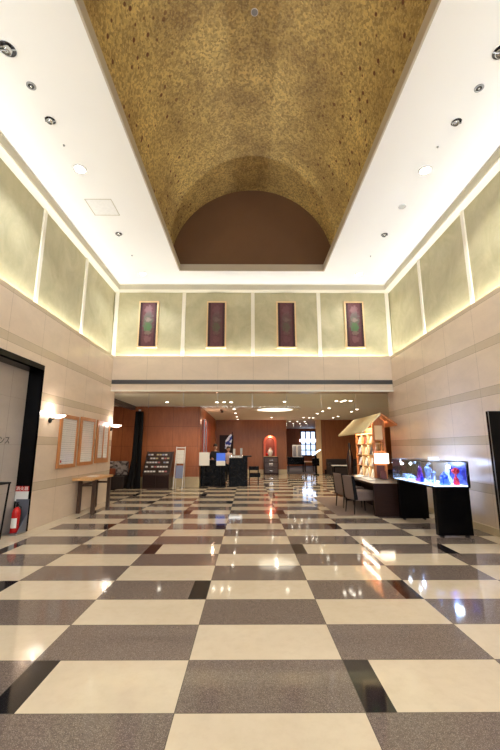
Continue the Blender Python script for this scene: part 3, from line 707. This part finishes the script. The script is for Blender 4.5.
lc = [plain('leaflet_%s' % 'abcd'[i], c_, .5) for i, c_ in enumerate(((236, 232, 226), (212, 196, 150), (200, 120, 120), (170, 176, 196)))]
for si, (y, z) in enumerate(tiers):
    x = rx0+.04
    while x < rx1-.12:
        if random.random() < .7:
            k = random.choice((0, 0, 0, 0, 0, 1, 2, 3)); m = MB(); m.prism([(0, 0), (.012, 0), (.03, .1), (.018, .1)], 0, 0, .095); m.xf(Matrix.Translation((x, y+.005, z+.001)))
            tag(m.build('leaflet', lc[k]), 'small leaflet in the %s tier of the dark brochure rack' % lw[si], 'leaflet', 'leaflets in the %s tier' % lw[si])
        x += .118
# white magazine stand
t = thing('magazine_stand', 'white metal easel stand with two posters beside the brochure rack', 'stand', (-2.83, 15.9, 0))
m = MB()
for x in (-3.02, -2.66): m.tube([(x, 15.7, 0), (x+.04, 16.0, 1.68)], .017, 8).tube([(x, 16.25, 0), (x+.04, 16.0, 1.6)], .012, 8)
m.box(-3.0, -2.64, 15.97, 15.99, 1.62, 1.66); m.build('frame', M['ringw'], t)
for z0, z1, mt_ in ((1.0, 1.55, pm), (.42, .92, plain('blue_grey_poster', (130, 140, 172), .5))):
    m = MB(); f = lambda z: 15.7+.3*z/1.68
    m.prism([(f(z0)-.01, z0), (f(z0)+.003, z0), (f(z1)+.003, z1), (f(z1)-.01, z1)], 0, -2.96, -2.66); m.build('poster', mt_, t)
# reception desk and podium
t = thing('reception_desk', 'black reception desk behind two poster boards', 'reception desk', (-1.45, 17, 0))
B(-2.06, -.98, 16.85, 17.3, 0, 1.08).build('body', M['blk'], t, bevel=.005); B(-2.08, -.96, 16.82, 17.33, 1.08, 1.11).build('worktop', M['blkw'], t, bevel=.004)
t = thing('podium', 'black podium desk with pale rim right of the reception desk', 'podium', (-.5, 17.1, 0))
B(-.82, -.02, 16.75, 17.3, 0, 1.3).build('body', M['blk'], t, bevel=.005); B(-.84, -.24, 16.72, 17.1, 1.2, 1.31).build('metal_rim', M['chrome'], t, bevel=.01)
B(-.02, .16, 16.95, 17.3, 1.24, 1.3).build('side_shelf', M['blkw'], t)
for x, lab, rr in ((-.62, 'clear acrylic card holder standing on the podium', -.5), (-.3, 'thin acrylic leaflet holder on the right of the podium', .25)):
    m = MB(); m.box(-.05, .05, -.01, .01, 0, .3); m.xf(Matrix.Translation((x, 17.2, 1.33)) @ Matrix.Rotation(rr, 4, 'X')); 
    tag(m.build('card_holder', plain('acrylic', (200, 200, 196), .1)), lab, 'card holder')
def easel(x, y, w, z0, z1, mat, label, mat2=None):
    t = thing('poster_easel', label, 'poster stand', (x, y, 0))
    m = MB(); m.tube([(x, y+.02, 0), (x, y+.02, z1-.05)], .015, 8).box(x-.18, x+.18, y-.12, y+.12, 0, .02); m.build('stand', M['blkm'], t)
    B(x-w/2, x+w/2, y-.02, y, z0, z1).build('board', mat, t)
    if mat2: B(x-w/2, x+w/2, y-.024, y-.02, z0, z0+(z1-z0)*.38).build('board_strip', mat2, t)
easel(-1.85, 16.3, .44, .9, 1.45, M['paper'], 'white poster board with faint drawing at the left of reception')
easel(-1.15, 16.3, .38, .9, 1.42, emit('blue_backlit_poster', (60, 100, 210), .35), 'blue and white poster board in front of the reception desk', M['paper'])
# red light on the side wall, painted as a red panel, with metal strips
t = thing('red_light_panel', 'red panel painting in the red light on the side wall left of the reception staff', 'wall panel', (-1.93, 18, 1))
B(-2.1, -2.03, 17.4, 20.5, 1.0, 2.9).build('panel', M['red'], t)
for y in (17.45, 18.4): B(-2.03, -1.99, y, y+.08, 1.0, 2.95).build('metal_strip', M['steel'], t)
# banner
t = thing('hanging_banner', 'blue and white patterned banner behind the reception staff', 'banner', (-1.0, 19, 1.9))
ban = NT('blue_white_pattern'); bw = ban.n('ShaderNodeRGBToBW'); ban.l(ban.vor(7).outputs['Color'], bw.inputs[0])
ban.set(col=ban.mix(ban.mapr(bw.outputs[0], .42, .5), srgb(40, 60, 150), srgb(220, 225, 240)), rough=.5)
m = MB(); m.prism([(-1.15, 1.62), (-.92, 1.5), (-.78, 2.1), (-.83, 2.34), (-.98, 2.2), (-1.12, 2.0)], 1, 19.0, 19.03); m.build('cloth', ban.m, t)
B(-.8, -.77, 18.99, 19.04, 0, 2.42).build('pole', M['blkm'], t); B(-.95, -.6, 18.85, 19.15, 0, .03).build('foot', M['blkm'], t)
# low black table
t = thing('side_table', 'low black two tier table right of the podium', 'table', (.25, 17.8, 0))
B(.04, .5, 17.6, 18.1, .64, .8).build('top', M['blk'], t); B(.06, .56, 17.64, 18.06, .32, .5).build('lower_shelf', M['blk'], t)
for x in (.05, .45):
    for y in (17.6, 18.06): B(x, x+.04, y, y+.04, 0, .64).build('leg', M['blk'], t)
# drawer cabinet & niche
t = thing('drawer_cabinet', 'dark wooden drawer cabinet against the brown end wall', 'cabinet', (1.45, 24.4, 0))
B(1.0, 1.92, 24.2, 24.66, 0, 1.08).build('body', M['espresso'], t, bevel=.006)
for z in (.1, .42, .74):
    d = B(1.05, 1.87, 24.18, 24.2, z, z+.28).build('drawer', M['dbrown'], t); B(1.35, 1.57, 24.155, 24.18, z+.12, z+.16).build('handle', M['chrome'], d)
B(1.32, 1.56, 24.145, 24.178, .62, .7).build('name_card', M['paper'], t)
t = thing('arched_niche', 'arched wall niche glowing red above the drawer cabinet', 'niche', (1.42, 24.6, 1.1))
arch = [(1.42+.3*math.cos(a), 2.0+.3*math.sin(a)) for a in [PI*i/20 for i in range(21)]]
o_ = [(1.42+.42*math.cos(a), 2.0+.42*math.sin(a)) for a in [PI*i/20 for i in range(21)]]
m = MB(); m.loft([[(x, y, z) for x, z in [(1.72, 1.12)]+arch+[(1.12, 1.12)]] if k in (0, 3, 4) else [(x, y, z) for x, z in [(1.84, 1.12)]+o_+[(1.0, 1.12)]] for k, y in enumerate((24.35, 24.35, 24.68, 24.68, 24.35))], cap=False, closed=False)
m.build('surround', plain('coral_red', (214, 96, 66), .4), t)
m = MB(); m.prism([(1.84, 1.12)]+o_+[(1.0, 1.12)], 1, 24.675, 24.69); m.build('back', plain('cherry_back', (120, 60, 44), .5), t)
B(1.0, 1.84, 24.3, 24.68, 1.085, 1.12).build('sill', M['pale'], t)
point('niche_light', (1.42, 24.3, 2.3), 14, (1, .6, .42), .04)
tag(MB().lathe([(.08, 0), (.15, .12), (.17, .28), (.1, .42), (.06, .47), (.09, .52)], (1.42, 24.48, 1.122), 20).build('white_vase', plain('white_porcelain', (236, 230, 220), .2), smooth=True), 'white porcelain vase inside the arched red niche', 'vase')
tag(MB().lathe([(.05, 0), (.07, .03), (.09, .15), (.04, .2)], (1.2, 24.36, 1.122), 16).build('red_bowl', M['redp'], smooth=True), 'small red jar beside the vase in the arched niche', 'jar')
# corridor objects
t = thing('grand_table', 'long black table in the corridor beyond the end wall', 'table', (3.1, 27, 0))
B(2.75, 3.9, 26.7, 27.5, .5, 1.0).build('body', M['blk'], t); 
for x in (2.8, 3.8): B(x, x+.06, 26.75, 26.81, 0, .5).build('leg', M['blk'], t)
for x, lab in ((3.32, 'left framed photograph leaning on the long black table'), (3.66, 'right framed photograph leaning on the long black table')):
    t = thing('photo_frame', lab, 'picture frame', (x, 27.2, 1))
    B(x-.16, x+.16, 27.2, 27.23, 1.0, 1.85).build('frame', M['ringw'], t); B(x-.11, x+.11, 27.19, 27.2, 1.06, 1.78).build('photo', plain('grey_photo', (150, 150, 160), .3), t)
t = thing('low_bench', 'low brown bench beside the long black table in the corridor', 'bench', (4.0, 27.5, 0))
B(3.95, 4.7, 27.0, 27.5, .62, .7).build('seat', M['oak'], t); B(4.0, 4.06, 27.05, 27.45, 0, .62).box(4.6, 4.66, 27.05, 27.45, 0, .62).build('leg', M['dbrown'], t)
t = thing('lectern_stand', 'black stand with a lit white slanted page beside the corridor pillar', 'lectern', (4.2, 23.8, 0))
B(4.05, 4.35, 23.6, 23.95, 0, .06).box(4.15, 4.25, 23.72, 23.85, .06, 1.2).box(4.0, 4.4, 23.7, 24.0, .55, 1.0).build('column', M['blk'], t)
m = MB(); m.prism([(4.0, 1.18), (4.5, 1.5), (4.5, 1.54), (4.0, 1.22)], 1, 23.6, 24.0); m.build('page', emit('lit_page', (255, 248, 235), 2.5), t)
# right lounge sofa and table
t = thing('black_sofa', 'low black sofa against the right end wall', 'sofa', (6, 24, 0))
B(5.0, 7.6, 23.7, 24.6, .0, .5).build('seat', M['fabd'], t, bevel=.03); B(5.0, 7.6, 24.3, 24.62, .5, .95).build('backrest', M['fabd'], t, bevel=.04)
for i, (x, lab) in enumerate(((5.0, 'left'), (7.4, 'right'))): B(x, x+.2, 23.7, 24.3, .5, .72).build('armrest', M['fabd'], t, bevel=.03)
t = thing('coffee_table', 'low table with shining white top before the black sofa', 'table', (5.6, 22.6, 0))
B(4.95, 6.1, 22.4, 22.95, .6, .64).build('top', M['paper'], t); B(5.0, 6.05, 22.45, 22.9, .52, .6).build('apron', M['blk'], t)
for x in (5.0, 6.0):
    for y in (22.45, 22.85): B(x, x+.05, y, y+.05, 0, .52).build('leg', M['blk'], t)
tag(MB().lathe([(.14, 0), (.14, .04), (.05, .06), (.06, .5), (.11, .9), (.13, 1.2), (.07, 1.5), (.04, 1.6), (.06, 1.7), (.03, 1.82)], (3.72, 14.0, 0), 16).build('floor_sculpture', plain('dark_bronze', (52, 30, 26), .35), smooth=True), 'slim dark bronze sculpture standing behind the kiosk bookshelf', 'sculpture')

# lounge downlights (image spots traced to the low ceiling)
import itertools
lights = [(-3.25, 14.98, 1), (-1.24, 14.97, 2), (-.96, 14.97, 2), (-.68, 14.97, 2), (-.66, 17.71, 1), (-.66, 19.8, 1), (-.66, 22.2, 1), (-.66, 24.2, 1), (1.45, 14.79, 1), (1.42, 22.74, 1),
          (3.45, 14.55, 1), (3.7, 14.71, 2), (3.74, 14.4, 2), (4.0, 14.55, 2), (3.74, 17.24, 1), (3.73, 18.73, 1), (3.7, 20.06, 1), (3.71, 22.8, 1), (3.37, 22.8, 1), (3.95, 22.8, 1), (5.25, 21.9, 1), (5.17, 22.8, 1), (5.24, 18.97, 1), (5.17, 17.78, 1),
          (2.9, 26.0, 1), (3.4, 26.0, 1), (3.9, 26.0, 1), (2.9, 28.5, 1), (3.4, 28.5, 1), (3.9, 28.5, 1), (3.2, 31.5, 1), (3.8, 31.5, 1), (4.4, 31.5, 1), (4.4, 28.5, 1), (-6.6, 15.0, 1)]
prot = None
for i, (x, y, k) in enumerate(lights):
    where = 'beyond the brown end wall' if y > 25 else ('over the reception' if x < 0 else ('over the middle of the lounge' if x < 3.1 else 'over the right of the lounge'))
    lab = 'small round lit downlight in the low ceiling %s' % where
    if prot is None:
        prot = thing('lounge_downlight', lab, 'downlight', (x, y, ZL), 0, 'lounge downlights '+where, local=True)
        ring(.085, .065, -.012, 0, 20).build('trim_ring', M['ringw'], prot, smooth=True); disc(.065, -.01, -.003, n=20).build('lamp_face', M['lampd'], prot)
    else: dup(prot, (x, y, ZL), lab, group='lounge downlights '+where)
for x, y, p in ((-3.2, 14.9, 55), (-1.0, 15.2, 60), (-.8, 19.0, 50), (-.8, 22.4, 45), (1.52, 14.8, 60), (1.5, 22.8, 60), (3.2, 18.0, 50), (3.7, 14.9, 50), (4.6, 20.5, 60), (5.8, 21.8, 60), (3.4, 26.5, 110), (3.5, 31.0, 200), (-6.6, 15.2, 35)):
    spot('lounge_spot', (x, y, ZL-.03), p*1.3, (1, .86, .64), 140, .06)
# round light recess
t = thing('ring_ceiling_light', 'large round lit recess in the low lounge ceiling', 'ceiling light', (1.28, 17.9, ZL), 0, None, local=True)
ring(1.25, .85, -.03, 0, 48).build('trim_ring', M['lceil'], t, smooth=True); disc(.85, -.012, -.004, n=48).build('lit_face', emit('recess_glow', (255, 248, 228), 1.3), t)
spot('recess_lamp', (1.28, 17.9, ZL-.04), 120, (1, .9, .74), 160, .05)
t = thing('ceiling_track', 'thin dark track fitting in the low ceiling by the reception', 'track light', (-1.3, 18.6, ZL))
B(-1.33, -1.25, 17.9, 19.0, ZL-.05, ZL).build('rail', M['blkm'], t); B(-1.33, -1.25, 18.2, 18.4, ZL-.12, ZL-.05).build('head', M['blkm'], t)
point('red_glow', (-1.6, 18.2, 2.9), 8, (1, .6, .4), .05)

# ------------------------------------------------------------------ people
def person(loc, rz, label, top, lower, Hh, arms, hair_long=False):
    s = Hh/1.75
    root = thing('person', label, 'person', loc, rz, None, local=True)
    pts = dict(pel=(0, 0, .95), wa=(0, 0, 1.1), ch=(0, .0, 1.3), nk=(0, .0, 1.46), nk2=(0, -.01, 1.53),
               sl=(-.17, 0, 1.40), sr=(.17, 0, 1.40), hl=(-.09, 0, .92), hr=(.09, 0, .92), kl=(-.1, -.02, .5), kr=(.1, -.02, .5), al=(-.1, .02, .09), ar=(.1, .02, .09), tl=(-.11, -.14, .035), tr=(.11, -.14, .035))
    pts['el'], pts['wl'], pts['er'], pts['wr'] = arms
    edges = [('pel', 'wa'), ('wa', 'ch'), ('ch', 'nk'), ('nk', 'nk2'), ('ch', 'sl'), ('ch', 'sr'), ('sl', 'el'), ('el', 'wl'), ('sr', 'er'), ('er', 'wr'), ('pel', 'hl'), ('pel', 'hr'), ('hl', 'kl'), ('kl', 'al'), ('al', 'tl'), ('hr', 'kr'), ('kr', 'ar'), ('ar', 'tr')]
    rad = dict(pel=(.16, .11), wa=(.135, .1), ch=(.16, .11), nk=(.055, .055), nk2=(.05, .05), sl=(.065, .06), sr=(.065, .06), el=(.045, .045), er=(.045, .045), wl=(.028, .028), wr=(.028, .028), hl=(.095, .1), hr=(.095, .1), kl=(.062, .065), kr=(.062, .065), al=(.042, .045), ar=(.042, .045), tl=(.035, .025), tr=(.035, .025))
    def skin(name, keys, eds, mat, infl=1.0, rootk=None):
        idx = {k: i for i, k in enumerate(keys)}
        me = bpy.data.meshes.new(name); me.from_pydata([tuple(c*s for c in pts[k]) for k in keys], [(idx[a], idx[b]) for a, b in eds], [])
        o = bpy.data.objects.new(name, me); C.objects.link(o); o.parent = root
        o.modifiers.new('skin', 'SKIN'); me.skin_vertices or None
        if not me.skin_vertices: me.attributes
        for k, i in idx.items():
            sv = me.skin_vertices[0].data[i]; sv.radius = (rad[k][0]*s*infl, rad[k][1]*s*infl); sv.use_root = (k == (rootk or keys[0]))
        sb = o.modifiers.new('sub', 'SUBSURF'); sb.levels = 2; sb.render_levels = 2
        dg = bpy.context.evaluated_depsgraph_get(); dg.update(); m2 = bpy.data.meshes.new_from_object(o.evaluated_get(dg))
        o.modifiers.clear(); o.data = m2; m2.materials.clear(); m2.materials.append(mat)
        for p in m2.polygons: p.use_smooth = True
        return o
    try:
        skin('body', list(pts), edges, M['skin'])
        skin('jacket', ['pel', 'wa', 'ch', 'nk', 'sl', 'sr', 'el', 'er', 'wl', 'wr'], [e for e in edges if all(k in ('pel', 'wa', 'ch', 'nk', 'sl', 'sr', 'el', 'er', 'wl', 'wr') for k in e)], top, 1.12)
        skin('trousers', ['pel', 'hl', 'hr', 'kl', 'kr', 'al', 'ar'], [e for e in edges if all(k in ('pel', 'hl', 'hr', 'kl', 'kr', 'al', 'ar') for k in e)], lower, 1.12)
    except Exception as e_:
        print('skin failed', e_)
    hd = MB(); hc = (0, -.02*s, 1.645*s)
    hd.ball(hc, .105*s, 20, (.78, .95, 1.12)).ball((0, -.115*s, 1.635*s), .016*s, 8, (1, 1.2, 1.5))
    for q_ in (-1, 1): hd.ball((q_*.083*s, 0, 1.64*s), .022*s, 8, (.5, 1, 1.4))
    hd.build('head', M['skin'], root, smooth=True)
    f = MB()
    for q_ in (-1, 1): f.ball((q_*.032*s, -.11*s, 1.662*s), .01*s, 8, (1.3, .6, .7))
    f.build('eyes', M['hair'], root); MB().ball((0, -.108*s, 1.59*s), .014*s, 8, (1.6, .5, .5)).build('mouth', plain('lips_'+label[:4], (150, 80, 76), .5), root)
    h_ = MB(); h_.ball((0, .0, 1.7*s), .112*s, 20, (.86, 1.02, .85)).ball((0, .03*s, 1.65*s), .105*s, 16, (.9, .85, 1.05))
    if hair_long: h_.ball((0, .075*s, 1.6*s), .07*s, 12, (1.1, .8, 1.3))
    h_.build('hair', M['hair'], root, smooth=True)
    for w_, e_ in ((arms[1], arms[0]), (arms[3], arms[2])):
        w_ = Vector(w_)*s; d = (w_-Vector(e_)*s).normalized(); side = d.cross(Vector((0, 0, 1))).normalized()
        hm = MB(); hm.tube([w_, w_+d*.05*s, w_+d*.09*s], [.026*s, .04*s, .034*s], 8)
        for k in range(4):
            b0 = w_+d*.085*s+side*(-.03+.02*k)*s; ln = (.07, .08, .078, .062)[k]*s
            hm.tube([b0, b0+d*ln*.5+Vector((0, 0, -.006)), b0+d*ln+Vector((0, 0, -.03*s))], [.0095*s, .009*s, .007*s], 6)
        b0 = w_+d*.03*s-side*.035*s; hm.tube([b0, b0+d*.03*s-side*.02*s, b0+d*.06*s-side*.02*s], [.011*s, .01*s, .008*s], 6)
        hm.build('hand', M['skin'], root, smooth=True)
    return root
person((-1.52, 17.75, 0), .15, 'person in dark suit with black hair standing behind the reception desk', M['suit'], M['suit'], 1.78, ((-.22, -.06, 1.15), (-.16, -.27, 1.14), (.22, -.06, 1.15), (.16, -.27, 1.14)))
person((-.92, 17.9, 0), .5, 'person in pale pinkish top standing between the reception desk and podium', M['blouse'], M['suit'], 1.68, ((-.23, -.02, 1.15), (-.2, -.2, 1.05), (.23, -.02, 1.15), (.2, -.2, 1.05)), True)

# ------------------------------------------------------------------ camera, world, view
T = math.atan(73/375.); YAW = math.atan(2*math.cos(T)/375.)
cam = bpy.data.cameras.new('camera'); co = bpy.data.objects.new('camera', cam); C.objects.link(co)
co.location = (0, 0, 1.63); co.rotation_euler = (PI/2+T, 0, -YAW)
cam.sensor_fit = 'VERTICAL'; cam.sensor_height = 36; cam.sensor_width = 24; cam.lens = 18.0; cam.clip_end = 200
scene.camera = co
wd = bpy.data.worlds.new('world'); scene.world = wd; wd.use_nodes = True
wd.node_tree.nodes['Background'].inputs[0].default_value = (.6, .65, .8, 1); wd.node_tree.nodes['Background'].inputs[1].default_value = .05
vs = scene.view_settings; vs.view_transform = 'Standard'; vs.look = 'None'; vs.gamma = 1; vs.use_curve_mapping = False; vs.exposure = 0.55
scene.cycles.max_bounces = 10; scene.cycles.diffuse_bounces = 6; scene.cycles.sample_clamp_indirect = 6
